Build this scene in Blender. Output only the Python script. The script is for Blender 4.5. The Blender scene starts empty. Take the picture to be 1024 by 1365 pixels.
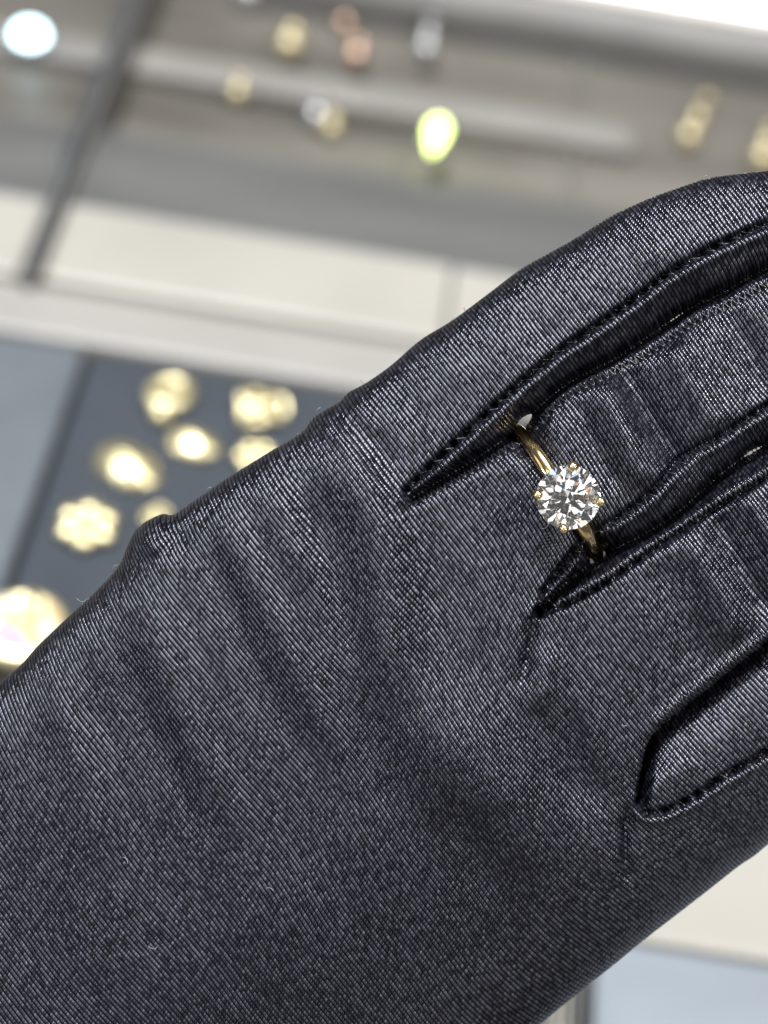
import bpy, math, random
import numpy as np
from mathutils import Vector, Matrix

random.seed(7)
np.random.seed(7)
sc = bpy.context.scene
COL = sc.collection

# ------------------------------------------------------------------ camera
S = 1.0e-4                 # one photograph pixel on the hand's plane = 0.1 mm
D = 0.240                  # camera to the plane of the hand (m)
DP = D / S
PITCH = math.radians(46)
ROLL = math.radians(9.5)
YAW = math.radians(5.0)
AXIS_TO_COUNTER = 0.50     # along the optical axis
fwd = Vector((-math.sin(YAW) * math.cos(PITCH), math.cos(YAW) * math.cos(PITCH), -math.sin(PITCH)))
right0 = fwd.cross(Vector((0, 0, 1))).normalized()
up0 = right0.cross(fwd).normalized()
right = right0 * math.cos(ROLL) + up0 * math.sin(ROLL)
up = right.cross(fwd).normalized()
CAM = -fwd * AXIS_TO_COUNTER
M = Matrix(((right.x, up.x, -fwd.x, CAM.x), (right.y, up.y, -fwd.y, CAM.y),
            (right.z, up.z, -fwd.z, CAM.z), (0, 0, 0, 1)))
cam_d = bpy.data.cameras.new('camera')
cam = bpy.data.objects.new('camera', cam_d)
COL.objects.link(cam)
cam.matrix_world = M
cam_d.sensor_fit = 'HORIZONTAL'
cam_d.sensor_width = 36.0
cam_d.lens = 36.0 * D / (1024 * S)
cam_d.clip_start = 0.01
cam_d.clip_end = 50
cam_d.dof.use_dof = True
cam_d.dof.focus_distance = D - 0.0065
cam_d.dof.aperture_fstop = (cam_d.lens / 1000) / 0.0058
sc.camera = cam

# ------------------------------------------------------------------ world, lamps, exposure
w = bpy.data.worlds.new('World')
sc.world = w
w.use_nodes = True
w.node_tree.nodes['Background'].inputs[0].default_value = (0.95, 0.97, 1.0, 1)
w.node_tree.nodes['Background'].inputs[1].default_value = 0.10

HAND0 = CAM + fwd * D

def cam_dir(x, y, z):
    return (right * x + up * y - fwd * z).normalized()

def lamp(name, d, dist, size, power, color, target=HAND0):
    l = bpy.data.lights.new(name, 'AREA')
    l.shape = 'DISK'
    l.size = size
    l.energy = power
    l.color = color
    o = bpy.data.objects.new(name, l)
    COL.objects.link(o)
    o.location = target + d * dist
    o.rotation_euler = (target - o.location).to_track_quat('-Z', 'Y').to_euler()
    return o

lamp('ceiling_spot', cam_dir(-0.06, 0.76, 0.62), 1.5, 0.10, 42.0, (0.95, 0.97, 1.0))
lamp('ceiling_spot', cam_dir(0.60, 0.42, 0.66), 1.5, 0.10, 13.0, (1.0, 0.97, 0.93))
lamp('ceiling_spot', cam_dir(0.82, -0.02, 0.57), 1.7, 0.12, 5.0, (0.92, 0.95, 1.0))
lamp('ceiling_spot', cam_dir(-0.80, 0.12, 0.58), 1.7, 0.12, 9.0, (0.86, 0.91, 1.0))
lamp('ceiling_panel', cam_dir(-0.1, 0.80, 0.45), 1.5, 0.6, 4.5, (1.0, 0.98, 0.95))
# added lamp panels, unseen behind the camera, to brighten and tint the stone
for dx, dy, dz, size, rad, c in ((0.34, 0.30, 0.9, 0.58, 2.3, (1, 0.98, 0.95)), (-0.30, 0.36, 0.9, 0.58, 2.3, (0.92, 0.96, 1)),
                                 (0.72, 0.10, 0.8, 0.60, 2.0, (1, 0.66, 0.42)), (-0.72, 0.06, 0.8, 0.60, 2.0, (0.50, 0.70, 1)),
                                 (0.36, -0.32, 0.9, 0.56, 1.9, (1, 0.97, 0.93)), (-0.28, -0.42, 0.9, 0.58, 1.9, (1, 0.92, 0.84)),
                                 (0.04, 0.72, 0.9, 0.55, 2.2, (1, 1, 1)), (0.95, 0.50, 0.6, 0.7, 1.0, (0.9, 0.95, 1)),
                                 (-0.95, 0.55, 0.6, 0.7, 1.0, (1, 0.88, 0.74)), (0.05, -0.75, 0.8, 0.6, 1.0, (1, 0.97, 0.95)),
                                 (0.85, -0.45, 0.6, 0.6, 0.9, (1, 1, 1)), (-0.85, -0.45, 0.6, 0.6, 0.9, (0.95, 0.97, 1)),
                                 (0.0, 1.2, 0.7, 0.7, 1.2, (1, 1, 1)),
                                 (-0.24, -0.06, 1.0, 0.38, 2.2, (1, 1, 1)), (0.06, 0.27, 1.0, 0.28, 2.2, (1, 0.98, 0.97)), (0.32, 0.0, 1.0, 0.24, 2.2, (1, 1, 1))):
    lamp('stone_fill', cam_dir(dx, dy, dz), 1.7, size, rad * math.pi * math.pi * size * size / 4, c)

vs = sc.view_settings
vs.view_transform = 'Standard'
vs.look = 'None'
vs.exposure = 0.0
vs.gamma = 1.0
vs.use_curve_mapping = False
sc.cycles.max_bounces = 20
sc.cycles.transmission_bounces = 20
sc.cycles.glossy_bounces = 8
sc.cycles.sample_clamp_indirect = 8.0
sc.cycles.use_denoising = True
sc.cycles.denoising_prefilter = 'ACCURATE'
sc.cycles.filter_width = 1.2

# ------------------------------------------------------------------ helpers
def ray(px, py):
    return (right * ((px - 512) * S) - up * ((py - 682.5) * S) + fwd * D).normalized()

def on_plane(px, py, z=0.0):
    r = ray(px, py)
    return CAM + r * ((z - CAM.z) / r.z)

def link(name, verts, faces, mat, parent=None, smooth=True):
    me = bpy.data.meshes.new(name)
    me.from_pydata([tuple(v) for v in verts], [], faces)
    me.update()
    if smooth:
        me.polygons.foreach_set('use_smooth', [True] * len(me.polygons))
    o = bpy.data.objects.new(name, me)
    COL.objects.link(o)
    if mat:
        me.materials.append(mat)
    if parent:
        o.parent = parent
    return o

def tag(o, label=None, cat=None, group=None, kind=None):
    if label: o['label'] = label
    if cat: o['category'] = cat
    if group: o['group'] = group
    if kind: o['kind'] = kind
    return o

def empty(name, mw, label, cat, group=None):
    o = bpy.data.objects.new(name, None)
    o.empty_display_size = 0.005
    COL.objects.link(o)
    o.matrix_world = mw
    return tag(o, label, cat, group)

class MB:
    """collects primitive shapes for one mesh"""
    def __init__(self):
        self.v, self.f = [], []
    def add(self, v, f):
        n = len(self.v)
        self.v += [Vector(p) for p in v]
        self.f += [[i + n for i in q] for q in f]
    def tube(self, pts, rad, n=8, closed=False):
        pts = [Vector(p) for p in pts]
        m = len(pts)
        rads = rad if hasattr(rad, '__len__') else [rad] * m
        V, F = [], []
        prev = None
        for i, p in enumerate(pts):
            a = pts[(i - 1) % m] if (closed or i > 0) else p
            b = pts[(i + 1) % m] if (closed or i < m - 1) else p
            t = (b - a).normalized()
            if prev is None:
                nrm = t.orthogonal().normalized()
            else:
                nrm = (prev - t * prev.dot(t)).normalized()
            prev = nrm
            bn = t.cross(nrm)
            for k in range(n):
                an = 2 * math.pi * k / n
                V.append(p + (nrm * math.cos(an) + bn * math.sin(an)) * rads[i])
        for i in range(m if closed else m - 1):
            j = (i + 1) % m
            for k in range(n):
                F.append([i * n + k, i * n + (k + 1) % n, j * n + (k + 1) % n, j * n + k])
        if not closed:
            F.append(list(range(n))[::-1])
            F.append([(m - 1) * n + k for k in range(n)])
        self.add(V, F)
    def ball(self, c, r, n=12, m=8, scale=(1, 1, 1)):
        c = Vector(c)
        V = [c + Vector((0, 0, r * scale[2]))]
        for i in range(1, m):
            th = math.pi * i / m
            for k in range(n):
                ph = 2 * math.pi * k / n
                V.append(c + Vector((math.sin(th) * math.cos(ph) * r * scale[0],
                                     math.sin(th) * math.sin(ph) * r * scale[1], math.cos(th) * r * scale[2])))
        V.append(c - Vector((0, 0, r * scale[2])))
        F = [[0, 1 + k, 1 + (k + 1) % n] for k in range(n)]
        for i in range(m - 2):
            for k in range(n):
                a = 1 + i * n + k; b = 1 + i * n + (k + 1) % n
                F.append([a, a + n, b + n, b])
        e = len(V) - 1
        for k in range(n):
            F.append([e, e - n + (k + 1) % n, e - n + k])
        self.add(V, F)
    def box(self, x0, x1, y0, y1, z0, z1, bev=0.0):
        b = min(bev, (x1 - x0) / 3, (y1 - y0) / 3, (z1 - z0) / 3)
        if b <= 0:
            V = [(x, y, z) for z in (z0, z1) for y in (y0, y1) for x in (x0, x1)]
            F = [[0, 2, 3, 1], [4, 5, 7, 6], [0, 1, 5, 4], [1, 3, 7, 5], [3, 2, 6, 7], [2, 0, 4, 6]]
            self.add(V, F)
            return
        # bevelled box: stacked rounded rings
        V, F = [], []
        rings = [(z0, b), (z0 + b, 0), (z1 - b, 0), (z1 - b * 0.3, b * 0.3), (z1, b)]
        for z, i in rings:
            xa, xb, ya, yb = x0 + i, x1 - i, y0 + i, y1 - i
            V += [(xa + b, ya, z), (xb - b, ya, z), (xb, ya + b, z), (xb, yb - b, z),
                  (xb - b, yb, z), (xa + b, yb, z), (xa, yb - b, z), (xa, ya + b, z)]
        for r in range(len(rings) - 1):
            for k in range(8):
                F.append([r * 8 + k, r * 8 + (k + 1) % 8, r * 8 + 8 + (k + 1) % 8, r * 8 + 8 + k])
        F.append(list(range(8))[::-1])
        F.append([(len(rings) - 1) * 8 + k for k in range(8)])
        self.add(V, F)
    def build(self, name, mat, parent=None, smooth=True):
        return link(name, self.v, self.f, mat, parent, smooth)

def material(name):
    m = bpy.data.materials.new(name)
    m.use_nodes = True
    nt = m.node_tree
    return m, nt, nt.nodes['Principled BSDF']

def N(nt, t, **kw):
    n = nt.nodes.new(t)
    for k, v in kw.items():
        setattr(n, k, v)
    return n

def math_node(nt, op, a, b=None, c=None):
    n = nt.nodes.new('ShaderNodeMath')
    n.operation = op
    for i, x in enumerate((a, b, c)):
        if x is None: continue
        if isinstance(x, (int, float)):
            n.inputs[i].default_value = x
        else:
            nt.links.new(x, n.inputs[i])
    return n.outputs[0]

def plain(name, col, rough=0.5, metal=0.0, var=0.12, scale=40.0, coat=0.0, spec=0.5, stretch=None):
    """a procedural paint / metal: noise in colour and roughness"""
    m, nt, b = material(name)
    tc = N(nt, 'ShaderNodeTexCoord')
    no = N(nt, 'ShaderNodeTexNoise')
    no.inputs['Scale'].default_value = scale
    no.inputs['Detail'].default_value = 4
    if stretch:
        mp = N(nt, 'ShaderNodeMapping')
        mp.inputs['Scale'].default_value = stretch
        nt.links.new(tc.outputs['Object'], mp.inputs['Vector'])
        nt.links.new(mp.outputs[0], no.inputs['Vector'])
    else:
        nt.links.new(tc.outputs['Object'], no.inputs['Vector'])
    r = N(nt, 'ShaderNodeValToRGB')
    r.color_ramp.elements[0].position = 0.3
    r.color_ramp.elements[1].position = 0.7
    r.color_ramp.elements[0].color = tuple(c * (1 - var) for c in col) + (1,)
    r.color_ramp.elements[1].color = tuple(min(1, c * (1 + var)) for c in col) + (1,)
    nt.links.new(no.outputs[0], r.inputs[0])
    nt.links.new(r.outputs[0], b.inputs['Base Color'])
    b.inputs['Roughness'].default_value = rough
    b.inputs['Metallic'].default_value = metal
    b.inputs['Specular IOR Level'].default_value = spec
    b.inputs['Coat Weight'].default_value = coat
    return m

# ------------------------------------------------------------------ glove fabric material
def fabric_material():
    m, nt, b = material('black_satin')
    au = N(nt, 'ShaderNodeAttribute', attribute_name='rib_u').outputs['Fac']
    av = N(nt, 'ShaderNodeAttribute', attribute_name='rib_v').outputs['Fac']
    # small wobble of the yarns
    comb0 = N(nt, 'ShaderNodeCombineXYZ')
    nt.links.new(math_node(nt, 'MULTIPLY', au, 0.13), comb0.inputs[0])
    nt.links.new(math_node(nt, 'MULTIPLY', av, 0.06), comb0.inputs[1])
    wob = N(nt, 'ShaderNodeTexNoise'); wob.inputs['Scale'].default_value = 1.0; wob.inputs['Detail'].default_value = 2
    nt.links.new(comb0.outputs[0], wob.inputs['Vector'])
    u = math_node(nt, 'ADD', au, math_node(nt, 'MULTIPLY', math_node(nt, 'SUBTRACT', wob.outputs[0], 0.5), 0.55))
    # rib profile: round cord |sin|-like
    fr = math_node(nt, 'FRACT', u)
    rib = math_node(nt, 'SINE', math_node(nt, 'MULTIPLY', fr, math.pi))
    ribh = math_node(nt, 'POWER', rib, 0.65)
    idx = math_node(nt, 'FLOOR', u)
    # each cord is a row of slanted stitches
    ph = math_node(nt, 'ADD', math_node(nt, 'ADD', av, math_node(nt, 'MULTIPLY', fr, 0.55)), math_node(nt, 'MULTIPLY', idx, 0.37))
    cell = math_node(nt, 'FLOOR', ph)
    cf = math_node(nt, 'FRACT', ph)
    bead = math_node(nt, 'SINE', math_node(nt, 'MULTIPLY', cf, math.pi))
    comb = N(nt, 'ShaderNodeCombineXYZ')
    nt.links.new(idx, comb.inputs[0]); nt.links.new(cell, comb.inputs[1])
    wn = N(nt, 'ShaderNodeTexWhiteNoise', noise_dimensions='2D')
    nt.links.new(comb.outputs[0], wn.inputs['Vector'])
    rnd = wn.outputs['Value']
    sepr = N(nt, 'ShaderNodeSeparateColor')
    nt.links.new(wn.outputs['Color'], sepr.inputs[0])
    tv = math_node(nt, 'MULTIPLY', math_node(nt, 'SUBTRACT', cf, 0.5), math_node(nt, 'SUBTRACT', sepr.outputs[1], 0.5))
    tu = math_node(nt, 'MULTIPLY', math_node(nt, 'SUBTRACT', fr, 0.5), math_node(nt, 'SUBTRACT', sepr.outputs[2], 0.5))
    h1 = math_node(nt, 'MULTIPLY', ribh, math_node(nt, 'ADD', 0.60, math_node(nt, 'MULTIPLY', bead, 0.42)))
    h = math_node(nt, 'ADD', h1, math_node(nt, 'ADD', math_node(nt, 'MULTIPLY', tv, 1.4), math_node(nt, 'MULTIPLY', tu, 0.9)))
    bump = N(nt, 'ShaderNodeBump')
    bump.inputs['Strength'].default_value = 1.0
    bump.inputs['Distance'].default_value = 0.000125
    nt.links.new(h, bump.inputs['Height'])
    nt.links.new(bump.outputs[0], b.inputs['Normal'])
    # yarn colour: blue-black, slight change from yarn to yarn
    ramp = N(nt, 'ShaderNodeValToRGB')
    ramp.color_ramp.elements[0].color = (0.0025, 0.0025, 0.0045, 1)
    ramp.color_ramp.elements[1].color = (0.007, 0.007, 0.012, 1)
    nt.links.new(rnd, ramp.inputs[0])
    nt.links.new(ramp.outputs[0], b.inputs['Base Color'])
    ro = math_node(nt, 'ADD', 0.24, math_node(nt, 'MULTIPLY', wn.outputs['Value'], 0.24))
    nt.links.new(ro, b.inputs['Roughness'])
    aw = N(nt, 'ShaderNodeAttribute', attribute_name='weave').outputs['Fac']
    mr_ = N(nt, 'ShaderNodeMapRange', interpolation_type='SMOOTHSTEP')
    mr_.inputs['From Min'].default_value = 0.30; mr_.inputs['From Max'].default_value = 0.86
    nt.links.new(rib, mr_.inputs['Value'])  # gloss fades between cords, painting in the shade of the gaps
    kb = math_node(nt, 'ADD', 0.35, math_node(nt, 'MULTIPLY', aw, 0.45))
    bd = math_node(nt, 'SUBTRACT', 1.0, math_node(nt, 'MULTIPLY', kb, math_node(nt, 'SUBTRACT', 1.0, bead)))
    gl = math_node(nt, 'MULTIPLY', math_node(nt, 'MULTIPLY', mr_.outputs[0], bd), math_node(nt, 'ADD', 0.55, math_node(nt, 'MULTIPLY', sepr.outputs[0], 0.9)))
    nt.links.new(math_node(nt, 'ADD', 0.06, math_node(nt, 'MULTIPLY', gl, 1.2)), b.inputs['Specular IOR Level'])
    b.inputs['Specular Tint'].default_value = (0.87, 0.89, 1.0, 1)
    return m

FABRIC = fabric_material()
THREAD = plain('black_thread', (0.016, 0.016, 0.021), rough=0.38, var=0.4, scale=3000, spec=0.8)
GOLD = plain('polished_gold', (0.90, 0.70, 0.36), rough=0.13, metal=1.0, var=0.05, scale=400)
GOLD_PALE = plain('pale_gold', (0.95, 0.83, 0.50), rough=0.42, metal=1.0, var=0.08, scale=300)

# ------------------------------------------------------------------ the gloved hand
def densify(p, step=6.0):
    p = np.array(p, float)
    # Catmull-Rom through the points
    out = []
    n = len(p)
    for i in range(n - 1):
        p0 = p[max(i - 1, 0)]; p1 = p[i]; p2 = p[i + 1]; p3 = p[min(i + 2, n - 1)]
        k = max(2, int(np.linalg.norm(p2 - p1) / step))
        for t in np.linspace(0, 1, k, endpoint=False):
            out.append(0.5 * ((2 * p1) + (-p0 + p2) * t + (2 * p0 - 5 * p1 + 4 * p2 - p3) * t * t + (-p0 + 3 * p1 - 3 * p2 + p3) * t ** 3))
    out.append(p[-1])
    return np.array(out)

def persp(p, z):
    """a feature at height z above the hand's plane, measured in the photograph -> true place on the hand"""
    p = np.array(p, float)
    c = np.array((512, 682.5))
    return c + (p - c) * (1 - z / DP)

def polydist(X, Y, P):
    """distance, 0..1 place along, and side of a polyline for every grid point"""
    best = np.full(X.shape, 1e18, np.float32); T = np.zeros(X.shape, np.float32); SD = np.zeros(X.shape, np.float32)
    L = np.concatenate([[0], np.cumsum(np.linalg.norm(np.diff(P, axis=0), axis=1))])
    for i in range(len(P) - 1):
        ax, ay = P[i]; bx, by = P[i + 1]
        dx, dy = bx - ax, by - ay
        l2 = dx * dx + dy * dy + 1e-9
        t = np.clip(((X - ax) * dx + (Y - ay) * dy) / l2, 0, 1)
        ex = X - (ax + t * dx); ey = Y - (ay + t * dy)
        d = ex * ex + ey * ey
        m = d < best
        best = np.where(m, d, best)
        T = np.where(m, (L[i] + t * math.sqrt(l2)) / L[-1], T)
        SD = np.where(m, dx * (Y - ay) - dy * (X - ax), SD)
    return np.sqrt(best), T, np.sign(SD)

def inside(X, Y, P):
    r = np.zeros(X.shape, bool)
    n = len(P)
    for i in range(n):
        ax, ay = P[i]; bx, by = P[(i + 1) % n]
        if ay == by: continue
        c = (ay > Y) != (by > Y)
        r ^= c & (X < (bx - ax) * (Y - ay) / (by - ay) + ax)
    return r

def sstep(a, b, x):
    t = np.clip((x - a) / (b - a), 0, 1)
    return t * t * (3 - 2 * t)

top_edge = [(-350, 1150), (-200, 1050), (-100, 976), (10, 900), (51, 859), (91, 821), (127, 788), (157, 755), (167, 733), (178, 710), (196, 694),
            (219, 684), (229, 687), (264, 664), (305, 636), (355, 605), (401, 577), (416, 558), (432, 547), (453, 535), (464, 523), (487, 511), (520, 488),
            (561, 453), (602, 428), (648, 394), (694, 359), (725, 341), (766, 318), (817, 287), (868, 264), (909, 249), (945, 238), (981, 233), (1024, 228)]
rest = [(1090, 224), (1150, 234), (1188, 264), (1180, 298), (1130, 318),
        (1250, 262), (1350, 232), (1410, 258), (1408, 325), (1350, 390), (1230, 470), (1130, 535),
        (1250, 478), (1390, 418), (1465, 430), (1485, 500), (1430, 575), (1250, 690), (1120, 770),
        (1250, 705), (1370, 665), (1435, 700), (1435, 790), (1350, 880), (1180, 1005),
        (1024, 1124), (985, 1153), (953, 1178), (921, 1203), (890, 1227), (858, 1252), (827, 1278), (779, 1317), (747, 1343), (725, 1362),
        (670, 1425), (640, 1490), (760, 1480), (900, 1450), (1010, 1450), (1050, 1500), (1020, 1575), (850, 1650), (600, 1710), (400, 1740), (170, 1690), (10, 1630)]
a_ = rest.index((1024, 1124)); b_ = rest.index((725, 1362))
rest = [tuple(persp(p, -60)) if a_ <= k <= b_ else p for k, p in enumerate(rest)]
OUTLINE = np.vstack([densify(top_edge, 8)[:-1], densify([top_edge[-1]] + rest, 10)])
SLIT1 = densify(persp([(549, 664), (592, 637), (638, 609), (682, 578), (710, 551), (746, 519), (787, 495), (827, 474), (884, 435), (925, 408), (961, 392), (1024, 357), (1130, 318)], 20), 12)
SLIT2 = densify(persp([(716, 812), (751, 780), (795, 747), (817, 733), (852, 716), (900, 686), (950, 642), (991, 611), (1024, 592), (1130, 535)], 20), 12)
SLIT3 = densify(persp([(849, 1062), (856, 1012), (866, 980), (890, 957), (930, 927), (975, 890), (1024, 851), (1120, 770)], -4), 12)
SEAM1 = densify(persp([(541, 655), (587, 609), (628, 571), (669, 533), (710, 497), (751, 464), (797, 433), (848, 397), (889, 366), (935, 338), (976, 318), (1024, 297), (1120, 255)], 62), 10)
SEAM2 = densify(persp([(722, 790), (750, 752), (778, 718), (806, 700), (839, 678), (872, 648), (909, 609), (961, 579), (1024, 538), (1120, 480)], 55), 10)
SEAM3 = densify(persp([(718, 818), (764, 801), (814, 772), (868, 734), (915, 703), (970, 668), (1024, 635), (1120, 575)], 62), 10)
SEAM4 = densify(persp([(848, 1066), (858, 1078), (871, 1080), (895, 1073), (929, 1056), (965, 1032), (1024, 999), (1120, 940)], 18), 10)
EDGE1 = densify(persp([(556, 668), (600, 643), (640, 618), (684, 592), (712, 568), (745, 536), (790, 508), (835, 487), (890, 452), (930, 424), (970, 408), (1024, 376)], 45), 10)
EDGE3 = densify(persp([(872, 958), (881, 950), (915, 922), (969, 881), (1024, 838), (1100, 780)], 38), 10)

# the ring sits on the second finger
RC = np.array(persp((743, 657), 0)); RZ = -15.0; RR = 101.0
RE = np.array((107, 170.0)); RE /= np.linalg.norm(RE)          # across the finger
RA = np.array((RE[1], -RE[0]))                                 # along the finger, towards its tip

STEP = 2.5
xs = np.arange(-380, 1500, STEP, dtype=np.float32)
ys = np.arange(200, 1770, STEP, dtype=np.float32)
X, Y = np.meshgrid(xs, ys, indexing='ij')

def relief():
    U = 0.8 * X - 0.6 * Y
    V = 0.6 * X + 0.8 * Y
    d_out, _, _ = polydist(X, Y, np.vstack([OUTLINE, OUTLINE[:1]]))
    d_out = np.where(inside(X, Y, OUTLINE), d_out, -d_out)
    R_out = 62 + 75 * sstep(560, 1150, V)
    q = 1 - (1 - np.clip(d_out / R_out, -2, 1)) ** 2
    Q = q
    def slit(P, Ra, Rb, gaps, base=16, tb=0.30):
        nonlocal Q
        d, t, s = polydist(X, Y, P)
        gap = np.full(X.shape, -19.0, np.float32)
        for gx, gy, gw, gl in gaps:
            gx, gy = persp((gx, gy), 20)
            gap += gw * np.exp(-((X - gx) ** 2 + (Y - gy) ** 2) / gl ** 2)
        dd = d - gap / 2
        k = sstep(0.0, tb, t)
        # s>0: image-below side of a line drawn from crotch to tip
        mixs = 0.5 + 0.5 * np.where(s > 0, 1, -1)
        R = base * (1 - k) + k * (Ra * (1 - mixs) + Rb * mixs)
        qq = 1 - (1 - np.clip(dd / R, -2, 1)) ** 2
        qq = np.where(qq > 0, qq * (1 - 0.9 * np.exp(-(d / 6.5) ** 2)), qq)
        Q = np.where((Q < 0) | (qq < 0), np.minimum(Q, qq), Q * qq)
        return d, t, s
    slit(SLIT1, 54, 60, [(700, 562, 31, 22), (903, 421, 20.6, 60)])
    slit(SLIT2, 50, 44, [(799, 743, 29, 20), (1008, 602, 22, 48)])
    slit(SLIT3, 15, 95, [], base=13, tb=0.22)
    off = np.zeros(X.shape, np.float32)

    def fold(pts, amp, width, z=65, ends=0.34, skew=0.0):
        P = densify(persp(pts, z), 14)
        d, t, s = polydist(X, Y, P)
        e = sstep(0, ends, t) * (1 - sstep(1 - ends, 1, t)) if ends > 0 else 1
        wdt = width * (1 + skew * s)
        return amp * np.exp(-(np.sqrt(d * d + 9) / wdt) ** (1.45 if amp < 0 else 2.0)) * e
    # broad form of the back of the hand
    off += -62 * sstep(1150, 1560, V) - 14 * sstep(-100, -520, U)
    off += 9 * np.exp(-(((X - 620) / 110) ** 2 + ((Y - 960) / 100) ** 2))        # knuckles
    off += 10 * np.exp(-(((X - 800) / 90) ** 2 + ((Y - 1130) / 120) ** 2))
    off += 7 * np.exp(-(((X - 420) / 90) ** 2 + ((Y - 800) / 140) ** 2))
    # stretched cloth and knuckle rises between the finger roots and the wrist
    off += 10 * np.exp(-(((U - 0.8 * 640 + 0.6 * 1040) / 60) ** 2 + ((V - 0.6 * 640 - 0.8 * 1040) / 170) ** 2))
    off += -9 * np.exp(-(((U - 0.8 * 520 + 0.6 * 1030) / 55) ** 2 + ((V - 0.6 * 520 - 0.8 * 1030) / 150) ** 2))
    off += 8 * np.exp(-(((U - 0.8 * 330 + 0.6 * 1150) / 80) ** 2 + ((V - 0.6 * 330 - 0.8 * 1150) / 200) ** 2))
    off += -8 * np.exp(-(((U - 0.8 * 745 + 0.6 * 1010) / 38) ** 2 + ((V - 0.6 * 745 - 0.8 * 1010) / 120) ** 2))
    # drawn folds
    off += fold([(425, 560), (446, 610), (478, 655), (502, 700), (514, 780), (520, 890), (540, 960)], 16, 34, ends=0.3)
    off += fold([(375, 585), (402, 660), (434, 740), (462, 830), (490, 940)], -8.34, 29)
    off += fold([(470, 540), (500, 590), (530, 640)], -8.41, 20)
    off += fold([(275, 640), (325, 740), (372, 840), (440, 980), (500, 1080)], 8.41, 29)
    off += fold([(230, 650), (285, 770), (325, 860), (390, 980), (450, 1080)], -4.93, 27)
    off += fold([(125, 770), (160, 870), (195, 955), (240, 1050), (300, 1140)], -4, 27)
    off += fold([(175, 745), (208, 860), (245, 965), (295, 1060), (350, 1140)], 7.08, 26)
    off += fold([(60, 880), (90, 980), (120, 1080), (150, 1180)], 5.62, 29)
    off += fold([(340, 615), (380, 700), (420, 800)], 5.62, 23)
    # finer creases fanning from the outer edge
    for pts, a_, w_ in (([(215, 700), (245, 800), (285, 900), (340, 1010)], -4, 12), ([(262, 672), (300, 770), (345, 870)], -3.5, 11),
                        ([(318, 640), (352, 730), (385, 830), (430, 940)], -4, 12), ([(355, 612), (392, 700), (425, 800), (455, 880)], 4, 13),
                        ([(95, 830), (125, 930), (165, 1030)], -4, 13), ([(60, 870), (85, 960), (120, 1060)], 4, 14),
                        ([(448, 560), (470, 610), (500, 648), (535, 668)], 7, 11), ([(560, 690), (580, 760), (585, 850)], -4, 18),
                        ([(640, 720), (650, 790), (640, 880)], 4, 18), ([(770, 890), (790, 980), (800, 1060)], 4, 16)):
        off += fold(pts, a_ * 0.6, w_)
    # puckers along the outer edge
    off += fold([(172, 735), (200, 745), (260, 700), (320, 650)], -6, 8, z=30)
    off += fold([(183, 709), (205, 725), (222, 745)], 6, 10, z=30)
    off += fold([(235, 690), (248, 720), (255, 745)], -4.8, 8, z=30)
    off += fold([(150, 775), (200, 750), (240, 720)], -4.8, 6, z=40)
    off += fold([(425, 548), (445, 575), (470, 600)], 6, 12, z=30)
    off += fold([(462, 527), (485, 560), (500, 590)], 6, 12, z=30)
    off += fold([(520, 495), (550, 540), (570, 580)], -4.8, 16, z=40)
    off += fold([(575, 450), (600, 490), (620, 530)], 3.6, 16, z=40)
    # fine creases from the crotches
    off += fold([(717, 800), (712, 835), (702, 880), (690, 930)], -15.1, 7, ends=0.35)
    off += fold([(735, 850), (728, 900), (705, 960)], 7.03, 20)
    off += fold([(846, 1060), (839, 1100), (838, 1150), (848, 1200)], -15.1, 6, ends=0.35)
    off += fold([(800, 1050), (805, 1120), (815, 1190)], 5.62, 25)
    off += fold([(752, 930), (770, 1010), (762, 1090)], -7.03, 20)
    off += fold([(640, 1010), (680, 1090), (690, 1200)], 5.62, 39)
    off += fold([(590, 1060), (640, 1130), (660, 1220)], -5.62, 34)
    # finger two: bend folds beyond the ring
    off += fold([(826, 476), (862, 545), (918, 630)], -23.8, 19, ends=0.18)
    off += fold([(795, 500), (826, 570), (868, 655)], 12.7, 22, ends=0.18)
    off += fold([(760, 525), (788, 585), (825, 660)], -9.55, 17, ends=0.18)
    off += fold([(888, 450), (920, 515), (965, 580)], 12.7, 22, ends=0.18)
    off += fold([(965, 405), (998, 465), (1035, 530)], -12.7, 20, ends=0.18)
    # finger three
    off += fold([(945, 672), (985, 745), (1030, 830)], -15.9, 17, ends=0.2)
    off += fold([(905, 705), (950, 780), (985, 865)], 11.1, 20, ends=0.2)
    off += fold([(985, 650), (1022, 710), (1060, 780)], 12.7, 16, ends=0.2)
    off += fold([(870, 740), (905, 815), (930, 900)], -6.36, 22, ends=0.2)
    # finger one
    off += fold([(690, 400), (720, 440), (745, 470)], -5.62, 25)
    off += fold([(840, 300), (865, 335), (880, 365)], 4.22, 27)
    off += fold([(960, 250), (975, 285), (985, 310)], -5.62, 20)
    # index side
    off += fold([(930, 1085), (960, 1110), (985, 1140)], -4.22, 20)
    # fine random cockling of the cloth across the hand axis
    for k in range(14):
        a = math.radians(53 + random.uniform(-22, 22)); f = random.uniform(0.012, 0.03); p = random.uniform(0, 6.28)
        off += 0.5 * np.sin((X * math.sin(a) - Y * math.cos(a)) * f + p + 1.6 * np.sin((X * math.cos(a) + Y * math.sin(a)) * f * 0.4 + p * 2))
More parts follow.
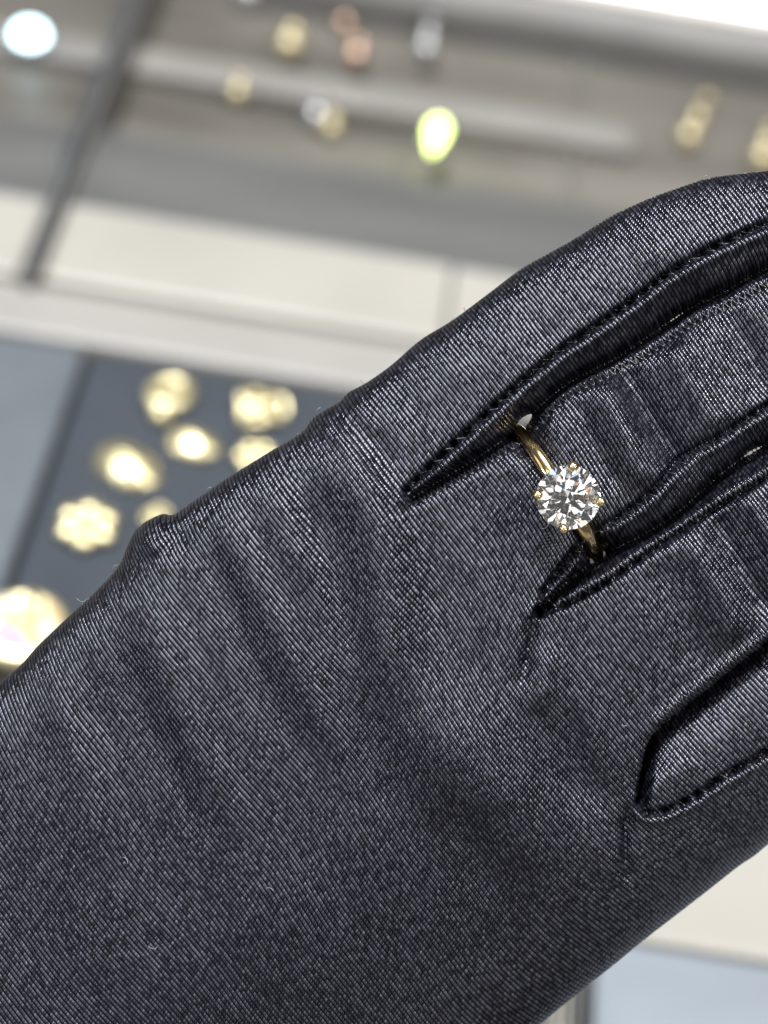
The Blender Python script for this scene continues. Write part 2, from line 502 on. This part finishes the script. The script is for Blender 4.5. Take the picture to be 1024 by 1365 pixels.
    # seams: a groove with a rounded turned edge beside it
    def seam(P, depth, wd, ridge, rw, side, shift=0.0, pucker=0.0, pl=19.0):
        d, t, s = polydist(X, Y, P)
        L = np.linalg.norm(np.diff(P, axis=0), axis=1).sum()
        e = 1 - sstep(0.97, 1, t)
        sd = d * s * side                      # positive on the ridge side
        pk = 1 + pucker * np.sin(t * L / pl * 2 * math.pi + 1.9 * np.sin(t * L / 31) + 1.3 * np.sin(t * L / 13.7)) * (0.6 + 0.4 * np.sin(t * L / 55))
        # beyond the seam's own ends fade out
        return (-depth * pk * np.exp(-(sd / wd) ** 2) + ridge * np.exp(-((sd - rw) / (rw * 0.62)) ** 2)) * e
    off += seam(SEAM1, 17, 4.2, 7.5, 12, 1, pucker=0.5, pl=21)
    off += seam(SEAM2, 13, 4.2, 7.0, 11, 1, pucker=0.4, pl=21)
    off += seam(SEAM3, 13, 4.0, 6.5, 11, -1, pucker=0.5, pl=19)
    off += seam(SEAM4, 16, 4.4, 3.5, 10, 1, pucker=0.5, pl=22)
    off += seam(EDGE1, 7, 4.0, 5.0, 9, -1)
    off += seam(EDGE3, -5, 7.0, 0.0, 9, -1)
    HT = 74.0
    Z2 = HT * HT * Q
    # cloth pressed in under the ring band
    t = (X - RC[0]) * RE[0] + (Y - RC[1]) * RE[1]
    wv = (X - RC[0]) * RA[0] + (Y - RC[1]) * RA[1]
    capz = RZ + np.sqrt(np.clip((RR - 9) ** 2 - t * t, 0, None))
    kk = np.exp(-(wv / 17) ** 2) * (np.abs(t) < 100)
    topz = off + np.sqrt(np.clip(Z2, 0, None))
    lim = np.where(topz > capz, topz + (capz - topz) * kk, topz)
    adj = np.where((kk > 0.02) & (Q > 0), lim - topz, 0)
    off = off + adj
    return off, Q, Z2

OFF, Q, Z2 = relief()
HB2 = 62.0 ** 2 * Q

def surface_nets():
    zs = np.arange(-112.5, 115, STEP, dtype=np.float32)
    nz = len(zs)
    F = np.empty((len(xs), len(ys), nz), np.float32)
    for k, z in enumerate(zs):
        dz = z - OFF
        F[:, :, k] = np.where(dz >= 0, dz * dz - Z2, dz * dz - HB2) / 100.0
    ins = F < 0
    c = np.zeros((len(xs) - 1, len(ys) - 1, nz - 1), np.uint8)
    for i in (0, 1):
        for j in (0, 1):
            for k in (0, 1):
                c += ins[i:i - 1 or None, j:j - 1 or None, k:k - 1 or None]
    act = (c > 0) & (c < 8)
    I, J, K = np.nonzero(act)
    vid = np.full(act.shape, -1, np.int32)
    vid[I, J, K] = np.arange(len(I))
    acc = np.zeros((len(I), 3)); cnt = np.zeros(len(I))
    corners = [(i, j, k) for i in (0, 1) for j in (0, 1) for k in (0, 1)]
    for a in corners:
        for ax in range(3):
            if a[ax] == 1: continue
            b = list(a); b[ax] = 1
            fa = F[I + a[0], J + a[1], K + a[2]]; fb = F[I + b[0], J + b[1], K + b[2]]
            m = (fa < 0) != (fb < 0)
            t = np.where(m, fa / np.where(m, fa - fb, 1), 0)
            for q in range(3):
                acc[:, q] += np.where(m, a[q] + (t if q == ax else 0), 0)
            cnt += m
    P = acc / cnt[:, None]
    P = np.stack([xs[0] + (I + P[:, 0]) * STEP, ys[0] + (J + P[:, 1]) * STEP, zs[0] + (K + P[:, 2]) * STEP], 1)
    quads = []
    for ax in range(3):
        o = [1, 1, 1]; o[ax] = 0
        sl = [slice(1, -1) if o[q] else slice(0, -1) for q in range(3)]
        sl2 = [slice(1, -1) if o[q] else slice(1, None) for q in range(3)]
        A = ins[tuple(sl)]; B = ins[tuple(sl2)]
        for flip in (False, True):
            m = (A & ~B) if not flip else (~A & B)
            i, j, k = np.nonzero(m)
            i = i + o[0]; j = j + o[1]; k = k + o[2]
            b1, b2 = [(1, 2), (2, 0), (0, 1)][ax]
            e1 = [0, 0, 0]; e1[b1] = 1
            e2 = [0, 0, 0]; e2[b2] = 1
            v = [vid[i - e1[0] * p - e2[0] * r, j - e1[1] * p - e2[1] * r, k - e1[2] * p - e2[2] * r] for p, r in ((1, 1), (0, 1), (0, 0), (1, 0))]
            qd = np.stack(v, 1)
            if flip: qd = qd[:, ::-1]
            quads.append(qd)
    quads = np.concatenate(quads)
    quads = quads[(quads >= 0).all(1)]
    return P, quads

P, QD = surface_nets()
# photograph y runs down: mirror to the hand frame (x right, y up, z to the camera), so faces flip
QD = QD[:, ::-1]
nv = len(P)
# relax a little to take the grid out of the surface
e = np.concatenate([QD[:, [0, 1]], QD[:, [1, 2]], QD[:, [2, 3]], QD[:, [3, 0]]])
for it in range(2):
    s = np.zeros((nv, 3)); c = np.zeros(nv)
    for q in range(3):
        s[:, q] = np.bincount(e[:, 0], P[e[:, 1], q], nv) + np.bincount(e[:, 1], P[e[:, 0], q], nv)
    c = np.bincount(e[:, 0], minlength=nv) + np.bincount(e[:, 1], minlength=nv)
    P = P + 0.45 * (s / c[:, None] - P)
VX = np.stack([(P[:, 0] - 512) * S, -(P[:, 1] - 682.5) * S, P[:, 2] * S], 1)
me = bpy.data.meshes.new('gloved_hand')
me.vertices.add(nv); me.vertices.foreach_set('co', VX.astype(np.float32).ravel())
me.loops.add(QD.size); me.loops.foreach_set('vertex_index', QD.astype(np.int32).ravel())
me.polygons.add(len(QD)); me.polygons.foreach_set('loop_start', np.arange(0, QD.size, 4, dtype=np.int32))
me.polygons.foreach_set('use_smooth', np.ones(len(QD), bool))
me.update(calc_edges=True)
# yarn coordinates: cords run across the hand, bent by folds
px, py, pz = P[:, 0], P[:, 1], P[:, 2]
warp = (5 * np.sin(px * 0.011 + py * 0.006) + 4 * np.sin(py * 0.011 - px * 0.004 + 1.0) + 1.5 * np.sin(px * 0.023 + 2.0 + py * 0.017)
        + 0.12 * pz)
lowr = sstep(950, 1300, 0.6 * px + 0.8 * py) * sstep(500, 850, px)
ru = (0.8 * px - 0.6 * py + warp - 0.00045 * lowr * (px - 650) * (py - 900) * 0.35) / 5.4
rv = (0.6 * px + 0.8 * py + 0.25 * pz) / 4.3
vv = 0.6 * px + 0.8 * py
weave = sstep(720, 1050, vv) * (1 - sstep(1350, 1480, vv)) * (1 - sstep(700, 900, px))
for nm, a in (('rib_u', ru), ('rib_v', rv), ('weave', weave)):
    at = me.attributes.new(nm, 'FLOAT', 'POINT')
    at.data.foreach_set('value', a.astype(np.float32))
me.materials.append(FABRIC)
hand = bpy.data.objects.new('gloved_hand', me)
COL.objects.link(hand)
HM = M @ Matrix.Translation((0, 0, -D))
hand.matrix_world = HM
tag(hand, 'back of a hand in a ribbed black satin glove, fingers close together, wearing the ring', 'gloved hand')

# top height of the cloth, to lay the sewing on it
TOPZ = OFF + np.sqrt(np.clip(Z2, 0, None))
def top_at(x, y):
    fx = (x - xs[0]) / STEP; fy = (y - ys[0]) / STEP
    i = int(np.clip(fx, 0, len(xs) - 2)); j = int(np.clip(fy, 0, len(ys) - 2))
    a, b = fx - i, fy - j
    return float(TOPZ[i, j] * (1 - a) * (1 - b) + TOPZ[i + 1, j] * a * (1 - b) + TOPZ[i, j + 1] * (1 - a) * b + TOPZ[i + 1, j + 1] * a * b)

def hv(x, y, z):
    return ((x - 512) * S, -(y - 682.5) * S, z * S)

def stitches(line, pitch, half, slant, rad, lift, offset=0.0, zig=True, jit=0.8):
    b = MB()
    seg = np.linalg.norm(np.diff(line, axis=0), axis=1)
    L = np.concatenate([[0], np.cumsum(seg)])
    s = pitch
    k = 0
    while s < L[-1] - 4:
        i = min(np.searchsorted(L, s) - 1, len(line) - 2)
        f = (s - L[i]) / seg[i]
        p = line[i] + (line[i + 1] - line[i]) * f
        if p[0] > 1060: break
        t = (line[i + 1] - line[i]) / seg[i]
        n = np.array((-t[1], t[0]))
        sl = slant * (1 if (k % 2 == 0 or not zig) else -1)
        c = p + n * (offset + random.uniform(-jit, jit))
        hh = half * random.uniform(0.85, 1.15)
        pts = []
        for q, arch in ((-1, -0.6), (-0.5, 0.55), (0, 0.9), (0.5, 0.55), (1, -0.6)):
            pp = c + n * hh * q + t * sl * q
            pts.append(hv(pp[0], pp[1], top_at(pp[0], pp[1]) + lift + arch * rad))
        b.tube(pts, [rad * S * r for r in (0.6, 0.95, 1.0, 0.95, 0.6)], 6)
        s += pitch * random.uniform(0.9, 1.1)
        k += 1
    o = b.build('seam_stitching', THREAD, hand)
    o['kind'] = 'stuff'
    return o

stitches(SEAM1, 19, 4, 5.5, 1.3, 0.1, offset=1, zig=False, jit=1.5)
stitches(EDGE1, 5.2, 5.5, 2.2, 1.4, 0.4)
stitches(SEAM2, 10, 4.5, 2.5, 1.4, 0.2, offset=4)
stitches(SEAM3, 7.5, 6.5, 3.0, 1.6, 0.2, offset=-6)
stitches(SEAM4, 17, 4.5, 3, 1.4, 0.2, zig=False)
stitches(EDGE3, 5.4, 4.5, 2.2, 1.5, 0.6)

# ------------------------------------------------------------------ the ring
def world_hand(x, y, z):
    return HM @ Vector(hv(x, y, z))

def diamond_material():
    m = bpy.data.materials.new('diamond')
    m.use_nodes = True
    nt = m.node_tree
    nt.nodes.clear()
    out = nt.nodes.new('ShaderNodeOutputMaterial')
    g = nt.nodes.new('ShaderNodeBsdfGlass')
    g.inputs['Color'].default_value = (1, 1, 1, 1)
    g.inputs['IOR'].default_value = 2.42
    g.inputs['Roughness'].default_value = 0.0
    prev = g.outputs[0]
    nt.links.new(prev, out.inputs['Surface'])
    return m

# ring frame: origin at the ring's centre, x across the finger, y along the finger, z up through the stone
zt = 128.0
stone = np.array((512 + (757.5 - 512) * (1 - zt / DP), 682.5 + (663 - 682.5) * (1 - zt / DP)))
top_v = (Vector((stone[0], -stone[1], zt)) - Vector((RC[0], -RC[1], RZ))).normalized()
ex = Vector((RE[0], -RE[1], 0)); ex = (ex - top_v * ex.dot(top_v)).normalized()
ey = top_v.cross(ex)
RM = Matrix(((ex.x, ey.x, top_v.x, (RC[0] - 512) * S), (ex.y, ey.y, top_v.y, -(RC[1] - 682.5) * S), (ex.z, ey.z, top_v.z, RZ * S), (0, 0, 0, 1)))
ring = empty('diamond_ring', HM @ RM, 'yellow gold solitaire ring with round diamond worn on the black glove', 'ring')
# band: knife-rounded section, a little narrower towards the stone shoulders
V, F = [], []
nseg, sec = 120, 14
for i in range(nseg):
    th = 2 * math.pi * i / nseg
    up_k = max(0.0, math.sin(th))
    wd = 8.8 + 1.2 * up_k ** 2 - 3.5 * max(0, up_k - 0.93) / 0.07
    tk = 6.5
    for k in range(sec):
        a = 2 * math.pi * k / sec
        ca, sa = math.cos(a), math.sin(a)
        w_ = math.copysign(abs(ca) ** 0.8, ca) * wd
        h_ = (abs(sa) ** 0.75) * tk if sa > 0 else -(abs(sa) ** 0.5) * 3.5
        r = RR + h_
        V.append((r * math.cos(th) * S, w_ * S, r * math.sin(th) * S))
for i in range(nseg):
    j = (i + 1) % nseg
    for k in range(sec):
        F.append([i * sec + k, i * sec + (k + 1) % sec, j * sec + (k + 1) % sec, j * sec + k])
band = link('band', V, F, GOLD, ring)
GZ = RR + 44.0            # girdle height in the ring frame
R0 = 41.3
# prongs in the photograph's directions
pr_dirs = [(5, -42), (-44, -4), (41, 5), (-7, 40)]
setb = MB()
bn = []
for (dx, dy) in pr_dirs:
    v = Vector((dx, -dy, 0)); v.normalize()
    a = math.atan2(v.dot(ey), v.dot(ex))
    bn.append(a)
# basket: two rails under the stone
for rr, zz, th in ((25, GZ - 22, 2.6), (14, GZ - 37, 3.0)):
    setb.tube([(rr * math.cos(2 * math.pi * k / 40) * S, rr * math.sin(2 * math.pi * k / 40) * S, zz * S) for k in range(40)], th * S, 8, closed=True)
setb.build('basket', GOLD, ring)
for a in bn:
    c, s_ = math.cos(a), math.sin(a)
    b = MB()
    prof = [(11, GZ - 42, 3.4), (20, GZ - 30, 3.4), (32, GZ - 14, 3.5), (42, GZ - 2, 3.8), (44.5, GZ + 3, 4.2), (43, GZ + 6.5, 4.6), (38.5, GZ + 9.0, 4.2), (35.5, GZ + 9.6, 2.0)]
    b.tube([(0.95 * r * c * S, 0.95 * r * s_ * S, z * S) for r, z, _ in prof], [q * S for _, _, q in prof], 10)
    b.ball((39.6 * c * S, 39.6 * s_ * S, (GZ + 7.5) * S), 6.8 * S, 12, 8)
    b.build('prong', GOLD, ring)
# round brilliant
ca_, pa_ = math.tan(math.radians(34.0)), math.tan(math.radians(40.9))
tw, mr, lr = 0.57, 0.77, 0.24
g = 0.018
V = []
rot = math.radians(14)
def P3(r, ang, z): return (R0 * r * math.cos(ang + rot) * S, R0 * r * math.sin(ang + rot) * S, (GZ + R0 * z) * S)
E8 = math.pi / 4
tab = [len(V) + k for k in range(8)]; V += [P3(tw, k * E8, g + (1 - tw) * ca_) for k in range(8)]
mid = [len(V) + k for k in range(8)]; V += [P3(mr, (k + .5) * E8, g + (1 - mr * math.cos(E8 / 2)) * ca_) for k in range(8)]
gt = [len(V) + k for k in range(16)]; V += [P3(1, k * E8 / 2, g) for k in range(16)]
gb = [len(V) + k for k in range(16)]; V += [P3(1, k * E8 / 2, -g) for k in range(16)]
low = [len(V) + k for k in range(8)]; V += [P3(lr, (k + .5) * E8, -g - (1 - lr * math.cos(E8 / 2)) * pa_) for k in range(8)]
cul = len(V); V.append(P3(0, 0, -g - pa_))
F = [tab]
for k in range(8):
    k1 = (k + 1) % 8; km = (k - 1) % 8
    F.append([tab[k], mid[k], tab[k1]])
    F.append([tab[k], mid[km], gt[2 * k], mid[k]])
    F.append([mid[k], gt[2 * k], gt[2 * k + 1]])
    F.append([mid[k], gt[2 * k + 1], gt[(2 * k + 2) % 16]])
    F.append([low[k], gb[2 * k + 1], gb[2 * k]])
    F.append([low[k], gb[(2 * k + 2) % 16], gb[2 * k + 1]])
    F.append([cul, low[k], gb[2 * k], low[km]])
for k in range(16):
    F.append([gt[k], gb[k], gb[(k + 1) % 16], gt[(k + 1) % 16]])
F[1:] = F[1:]
dia = link('diamond', V, F, diamond_material(), ring, smooth=False)
import bmesh
bm = bmesh.new(); bm.from_mesh(dia.data); bmesh.ops.recalc_face_normals(bm, faces=bm.faces); bm.to_mesh(dia.data); bm.free()
dia['label'] = 'round brilliant cut white diamond'

# ------------------------------------------------------------------ the display case below
A = on_plane(62, 294); B = on_plane(562, 375)
cx = (B - A); cx.z = 0; cx.normalize()
cy = Vector((-cx.y, cx.x, 0))
CF = Matrix(((cx.x, cy.x, 0, 0), (cx.y, cy.y, 0, 0), (0, 0, 1, 0), (0, 0, 0, 1)))
CI = CF.inverted()
def ab(px, py, z=0.0):
    p = CI @ on_plane(px, py, z)
    return p.x, p.y

TAUPE = plain('taupe_laminate', (0.125, 0.116, 0.100), 0.4, var=0.45, scale=1, stretch=(5, 42, 1))
BLUEGREY = plain('blue_grey_metal', (0.10, 0.10, 0.096), 0.45, var=0.25, scale=1, stretch=(6, 30, 1))
WHITE = plain('white_lacquer', (0.32, 0.305, 0.27), 0.4, var=0.08, scale=14)
GREYTRIM = plain('grey_trim', (0.27, 0.26, 0.24), 0.45, var=0.06, scale=20)
SLATE = plain('slate_velvet', (0.030, 0.037, 0.047), 0.85, var=0.08, scale=60)
PALE = plain('pale_blue_leatherette', (0.19, 0.215, 0.24), 0.5, var=0.12, scale=25)
STEEL = plain('brushed_steel', (0.21, 0.235, 0.26), 0.35, metal=0.6, var=0.1, scale=30)

def slab(name, x0, x1, y0, y1, z0, z1, mat, label=None, cat=None, kind=None, bev=0.0015, parent=None):
    b = MB(); b.box(x0, x1, y0, y1, z0, z1, bev)
    o = b.build(name, mat, parent, smooth=False)
    if parent is None:
        o.matrix_world = CF
    tag(o, label, cat, None, kind)
    return o

x_l = ab(-300, 400)[0]; x_r = ab(1400, 400)[0]
yt = ab(312, 325)[1]           # far edge of the white ledge
yb = ab(300, 428)[1]           # its near edge
ypad = ab(290, 497)[1]         # far edge of the dark pad
ynear = ab(936, 1278)[1]       # near edge of the lower white ledge
slab('counter', x_l - 0.5, x_r + 0.5, ynear - 0.6, yt + 1.2, -0.04, -0.012, TAUPE, kind='structure')

# --- upper part of the case: boards, ledge, trims
xa = lambda px, py: ab(px, py)[0]
ya = lambda px, py: ab(px, py)[1]
y1 = ya(300, 205)
slab('case_board', x_l - 0.3, x_r + 0.3, yt + 0.003, y1, -0.012, 0.002, BLUEGREY, 'blue-grey metal board lying just beyond the white ledge', 'board')
y2 = ya(300, 100); y3 = ya(300, 60)
slab('case_board', xa(-200, 150), xa(850, 190), y2 + 0.004, y3, -0.012, -0.006, plain('grey_lacquer', (0.205, 0.195, 0.18), 0.5), 'narrow grey bar on the taupe counter under small sparkling jewels', 'bar')
y4 = ya(600, 12)
slab('case_board', xa(330, 0), x_r + 0.3, ya(870, 62), ya(870, 18) - 0.003, -0.012, 0.003, plain('grey_bar', (0.14, 0.138, 0.13), 0.5), 'wide grey bar running along the glowing white strip light', 'bar')
slab('white_ledge', xa(58, 380), xa(594, 420), yb, yt, -0.012, 0.006, WHITE, 'long white lacquered ledge between blue-grey board and dark pad', 'ledge')
slab('white_ledge', xa(597, 420), xa(1300, 480), yb, yt, -0.012, 0.0055, WHITE, 'white ledge section past the thin joint, continuing the long ledge', 'ledge')
slab('white_ledge', x_l - 0.3, xa(30, 372), yb, yt, -0.012, 0.0055, WHITE, 'short white ledge piece across the dark divider rail from the long ledge', 'ledge')
slab('grey_trim_strip', x_l - 0.3, x_r + 0.3, ypad + 0.001, yb - 0.0005, -0.012, 0.003, GREYTRIM, 'grey trim strip between white ledge and dark earring pad', 'trim')
# dividers running into depth at the left
slab('divider_rail', xa(33, 380), xa(52, 380), yb - 0.004, yt + 0.5, -0.012, 0.0095, plain('dark_rail', (0.13, 0.13, 0.128), 0.5), 'dark divider rail running away beside the white ledge', 'rail')
slab('divider_rail', xa(62, 280), xa(78, 280), yt + 0.016, yt + 0.5, 0.0025, 0.0065, STEEL, 'pale steel rail running away beside the dark divider', 'rail')
# dark pad in a pale frame
pad = empty('display_pad', CF, 'dark slate display pad in a pale steel frame holding gold earrings', 'display pad')
xpl = xa(118, 480)
slab('pad_board', xpl, xa(1180, 700), ynear + 0.07, ypad, -0.012, 0.0, SLATE, parent=pad)
slab('frame_rail', xpl - 0.030, xpl - 0.0015, ynear + 0.07, ypad, -0.012, 0.0015, STEEL, parent=pad)
# near right: white ledge and a pale tray
slab('white_ledge', xa(700, 1200), x_r + 0.3, ynear, ynear + 0.062, -0.012, 0.004, WHITE, 'broad white ledge bordering the pale blue-grey tray', 'ledge')
tray = empty('pale_tray', CF, 'pale blue-grey leatherette tray lying below the white ledge', 'tray')
slab('tray_floor', xa(790, 1340), x_r + 0.3, ynear - 0.25, ynear - 0.0005, -0.012, 0.003, PALE, parent=tray)
slab('tray_edge', xa(762, 1345), xa(787, 1345), ynear - 0.25, ynear - 0.003, -0.012, 0.001, BLUEGREY, parent=tray)
slab('white_rail', xa(737, 1350), xa(758, 1350), ynear - 0.25, ynear - 0.004, -0.012, 0.002, WHITE, 'slim white rail beside the pale blue-grey tray', 'rail')
# glowing strip light at the far right
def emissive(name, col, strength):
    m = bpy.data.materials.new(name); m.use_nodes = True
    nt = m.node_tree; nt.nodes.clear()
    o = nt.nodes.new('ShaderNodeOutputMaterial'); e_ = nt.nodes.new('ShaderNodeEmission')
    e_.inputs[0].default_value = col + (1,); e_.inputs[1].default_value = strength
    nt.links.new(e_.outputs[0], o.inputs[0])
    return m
strip = empty('strip_light', CF, 'long white glowing strip light behind the wide grey bar', 'strip light')
ys_ = ya(870, 18)
slab('light_housing', xa(560, -40), x_r + 0.5, ys_ - 0.002, ys_ + 0.05, -0.012, 0.004, WHITE, parent=strip)
slab('light_diffuser', xa(560, -40) + 0.004, x_r + 0.49, ys_ + 0.001, ys_ + 0.036, 0.005, 0.011, emissive('led_white', (1.0, 0.97, 0.96), 5.0), parent=strip)

# --- jewellery on the pad
def jewel(px, py, kind, size, rot, label, mat=None, z=0.0005, name='gold_earring', cat='earring', mats=None):
    p = on_plane(px, py, z)
    o = empty(name, Matrix.Translation(p) @ Matrix.Rotation(rot, 4, 'Z'), label, cat)
    mat = mat or GOLD_PALE
    r = size
    if kind == 'cluster':            # flower of domed petals round a bead, with a drop ball
        b = MB()
        b.ball((0, 0, r * .30), r * .34, 14, 10)
        b.build('centre_bead', mat, o)
        for k in range(6):
            a = k * math.pi / 3 + .2
            b = MB(); b.ball((math.cos(a) * r * .62, math.sin(a) * r * .62, r * .24), r * .36, 12, 8, (1, 1, .65)); b.build('petal', mat, o)
    elif kind == 'hoop':             # thick hoop lying down, with a hanging ball
        b = MB()
        b.tube([(math.cos(2 * math.pi * k / 36) * r * .72, math.sin(2 * math.pi * k / 36) * r * .6, r * .27) for k in range(36)], r * .26, 12, closed=True)
        b.build('hoop', mat, o)
        b = MB(); b.ball((-r * .95, -r * .75, r * .36), r * .36, 16, 10); b.build('drop_ball', mat, o)
        b = MB(); b.tube([(-r * .6, -r * .45, r * .3), (-r * .8, -r * .6, r * .34)], r * .1, 8); b.build('link', mat, o)
    elif kind == 'knot':             # three interlaced rings
        for k in range(3):
            a = k * 2.1
            b = MB()
            c = Vector((math.cos(a) * r * .42, math.sin(a) * r * .42, r * .3))
            b.tube([c + Vector((math.cos(t) * r * .48, math.sin(t) * r * .48, .12 * r * math.sin(2 * t + a))) for t in [2 * math.pi * q / 28 for q in range(28)]], r * .17, 10, closed=True)
            b.build('ring_link', mat, o)
    elif kind == 'dome':             # broad hammered oval
        V, F = [], []
        n, m_ = 24, 8
        for i in range(m_ + 1):
            th = (math.pi / 2) * i / m_
            for k in range(n):
                a = 2 * math.pi * k / n
                q = 1 + 0.06 * math.sin(5 * a + i)
                V.append((math.cos(a) * math.cos(th) * r * 1.05 * q, math.sin(a) * math.cos(th) * r * .72 * q, math.sin(th) * r * .5 + .03 * r * math.sin(4 * a + 2 * i)))
        for i in range(m_):
            for k in range(n):
                F.append([i * n + k, i * n + (k + 1) % n, (i + 1) * n + (k + 1) % n, (i + 1) * n + k])
        F.append(list(range(n))[::-1])
        link('hammered_dome', V, F, mat, o)
        b = MB(); b.ball((r * .55, -r * .45, r * .22), r * .26, 12, 8); b.build('side_bead', mat, o)
    return o

e1 = [(226, 532, 'hoop', .0078, 0.9, 'gold hoop earring with a round drop ball on the dark pad'),
      (347, 552, 'knot', .0080, 0.3, 'gold knot earring of three linked rings on the dark pad'),
      (257, 594, 'dome', .0074, -0.15, 'smaller pale gold hammered oval earring on the dark pad'),
      (170, 625, 'dome', .0098, -0.45, 'broadest gold hammered earring on the dark pad'),
      (342, 614, 'cluster', .0066, 0.0, 'small gold flower earring on the dark pad beside the knot earring'),
      (116, 706, 'cluster', .0088, 0.5, 'gold flower cluster earring beside the pale frame rail'),
      (209, 694, 'knot', .0040, 1.2, 'tiniest gold knot earring on the dark pad near the flower cluster'),
      (1026, 1138, 'knot', .0060, 0.2, 'small gold knot piece lying on the broad white ledge')]
for e_ in e1:
    jewel(*e_)
# large jewelled brooch at the left edge
def gem_material(name, col, rough=0.08):
    m = plain(name, col, rough, 0.0, var=0.2, scale=500, coat=1.0, spec=0.9)
    return m
AMBER = gem_material('amber_stone', (0.85, 0.55, 0.30))
LILAC = gem_material('lilac_stone', (0.55, 0.45, 0.95))
PEARL = gem_material('cream_pearl', (0.85, 0.80, 0.62), 0.2)
p = on_plane(30, 846, 0.0005)
br = empty('jewelled_brooch', Matrix.Translation(p), 'large gold brooch with amber and lilac stones on the dark pad', 'brooch')
b = MB(); b.tube([(math.cos(2 * math.pi * k / 30) * .0095, math.sin(2 * math.pi * k / 30) * .0095, .0025) for k in range(30)], .0024, 10, closed=True); b.build('gold_rim', GOLD_PALE, br)
for k in range(8):
    a = k * math.pi / 4
    b = MB(); b.ball((math.cos(a) * .0066, math.sin(a) * .0066, .0040), .0029, 12, 8)
    b.build('stone', [PEARL, AMBER, GOLD_PALE, PEARL, GOLD_PALE, LILAC, LILAC, AMBER][k], br)
b = MB(); b.ball((0, 0, .0045), .0040, 14, 10); b.build('centre_stone', AMBER, br)

# --- small jewels far back on the counter
FAR_GOLD = plain('soft_gold', (0.60, 0.52, 0.33), 0.5, 1.0, var=0.1, scale=300)
ROSE = plain('rose_gold', (0.62, 0.43, 0.32), 0.4, 1.0, var=0.05, scale=300)
SILVER = plain('white_gold', (0.50, 0.50, 0.50), 0.4, 1.0, var=0.05, scale=300)
def drop(px, py, length, rad, mat, label, z=0.004, n=3, lean=0.0):
    p = on_plane(px, py, z)
    o = empty('pendant_drop', Matrix.Translation(p) @ CF.to_3x3().to_4x4() @ Matrix.Rotation(lean, 4, 'Z'), label, 'pendant')
    for k in range(n):
        b = MB(); q = 1 - 0.18 * k
        b.ball((0, length * k / max(1, n - 1), rad * q), rad * q, 14, 10)
        b.build('bead', mat, o)
    b = MB(); b.tube([(0, 0, rad), (0, length, rad * .9), (0, length * 1.25, rad * .6)], rad * .25, 6); b.build('chain', mat, o)
    return o
FZ = -0.0118
drop(458, 42, .022, .0036, ROSE, 'rose gold pendant of three beads beyond the narrow grey bar', FZ)
drop(473, 86, .008, .0042, ROSE, 'short rose gold bead pendant below the long one', -0.0055, 2)
drop(384, 76, .010, .0052, FAR_GOLD, 'pale gold double bead pendant beside the rose gold ones', -0.0055, 2)
drop(316, 136, .008, .0040, FAR_GOLD, 'small single gold pendant standing apart on the taupe counter', FZ, 2)
drop(420, 168, .006, .0044, SILVER, 'pale silvery bead pendant near the small gold pendant', FZ, 2)
drop(440, 182, .006, .0038, FAR_GOLD, 'faint pale gold bead touching the silvery pendant', FZ, 2)
drop(566, 78, .020, .0042, SILVER, 'white gold three bead pendant lying on the narrow grey bar', -0.0055)
drop(330, 8, .012, .0050, SILVER, 'silvery double bead pendant between the two grey bars', FZ, 2)
drop(914, 196, .030, .0046, FAR_GOLD, 'long slanting gold pendant on the bare taupe counter', FZ, 3, -0.25)
drop(1012, 226, .022, .0050, FAR_GOLD, 'shorter gold pendant lying next to the long slanting gold one', FZ, 3, -0.2)
# two bright glints, each an added glowing body in a made-up collar
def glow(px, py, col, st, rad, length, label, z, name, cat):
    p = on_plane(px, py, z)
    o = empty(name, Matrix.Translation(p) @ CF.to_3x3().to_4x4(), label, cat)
    b = MB(); b.tube([(math.cos(2 * math.pi * k / 24) * rad * 1.05, math.sin(2 * math.pi * k / 24) * rad * 1.05, rad * .3) for k in range(24)], rad * .22, 8, closed=True); b.build('glint_collar', SILVER, o)
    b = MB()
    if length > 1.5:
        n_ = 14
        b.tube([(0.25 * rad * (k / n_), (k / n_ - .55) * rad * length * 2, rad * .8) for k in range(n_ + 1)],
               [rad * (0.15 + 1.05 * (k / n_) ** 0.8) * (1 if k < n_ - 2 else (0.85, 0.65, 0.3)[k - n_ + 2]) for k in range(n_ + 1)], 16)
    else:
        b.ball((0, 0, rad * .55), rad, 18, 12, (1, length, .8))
    b.build('glint_body', emissive(name + '_glow', col, st), o)
glow(40, 58, (0.62, 0.90, 1.0), 8.0, .0060, 0.95, 'round bluish white glint built as a glowing bead beside the dark divider rail', -0.0055, 'bright_glint', 'light')
glow(578, 190, (0.80, 1.0, 0.28), 7.0, .0036, 2.6, 'drop-shaped yellow-green glint built as a glowing bead beyond the white ledge', 0.0025, 'bright_glint', 'light')

slab('glass_rail', xa(766, 250), xa(772, 250), ya(766, 330), ya(800, 30), -0.012, -0.009, GREYTRIM, 'thin faint rail crossing the taupe counter beside the yellow-green glint', 'rail')
# --- loose fibres standing off the cloth
b = MB()
for k in range(37):
    if k < 30:
        q = OUTLINE[random.randrange(20, 150)] if k % 3 else OUTLINE[random.randrange(150, len(OUTLINE))]
        x, y, z = q[0], q[1], 4
    else:
        x, y = random.uniform(100, 1000), random.uniform(620, 1300)
        z = top_at(x, y)
    if not (-20 < x < 1040 and 0 < y < 1380) or z < 1: continue
    a = random.uniform(0, 6.28); L = random.uniform(5, 13)
    pts = []
    for t in range(5):
        f = t / 4
        pts.append(hv(x + math.cos(a + f * 1.4) * L * f, y + math.sin(a + f * 1.4) * L * f, z + 5 * f))
    b.tube(pts, [0.38 * S] * 5, 4)
fb = b.build('loose_fibre', plain('grey_fibre', (0.25, 0.25, 0.27), 0.6), hand)
fb['kind'] = 'stuff'
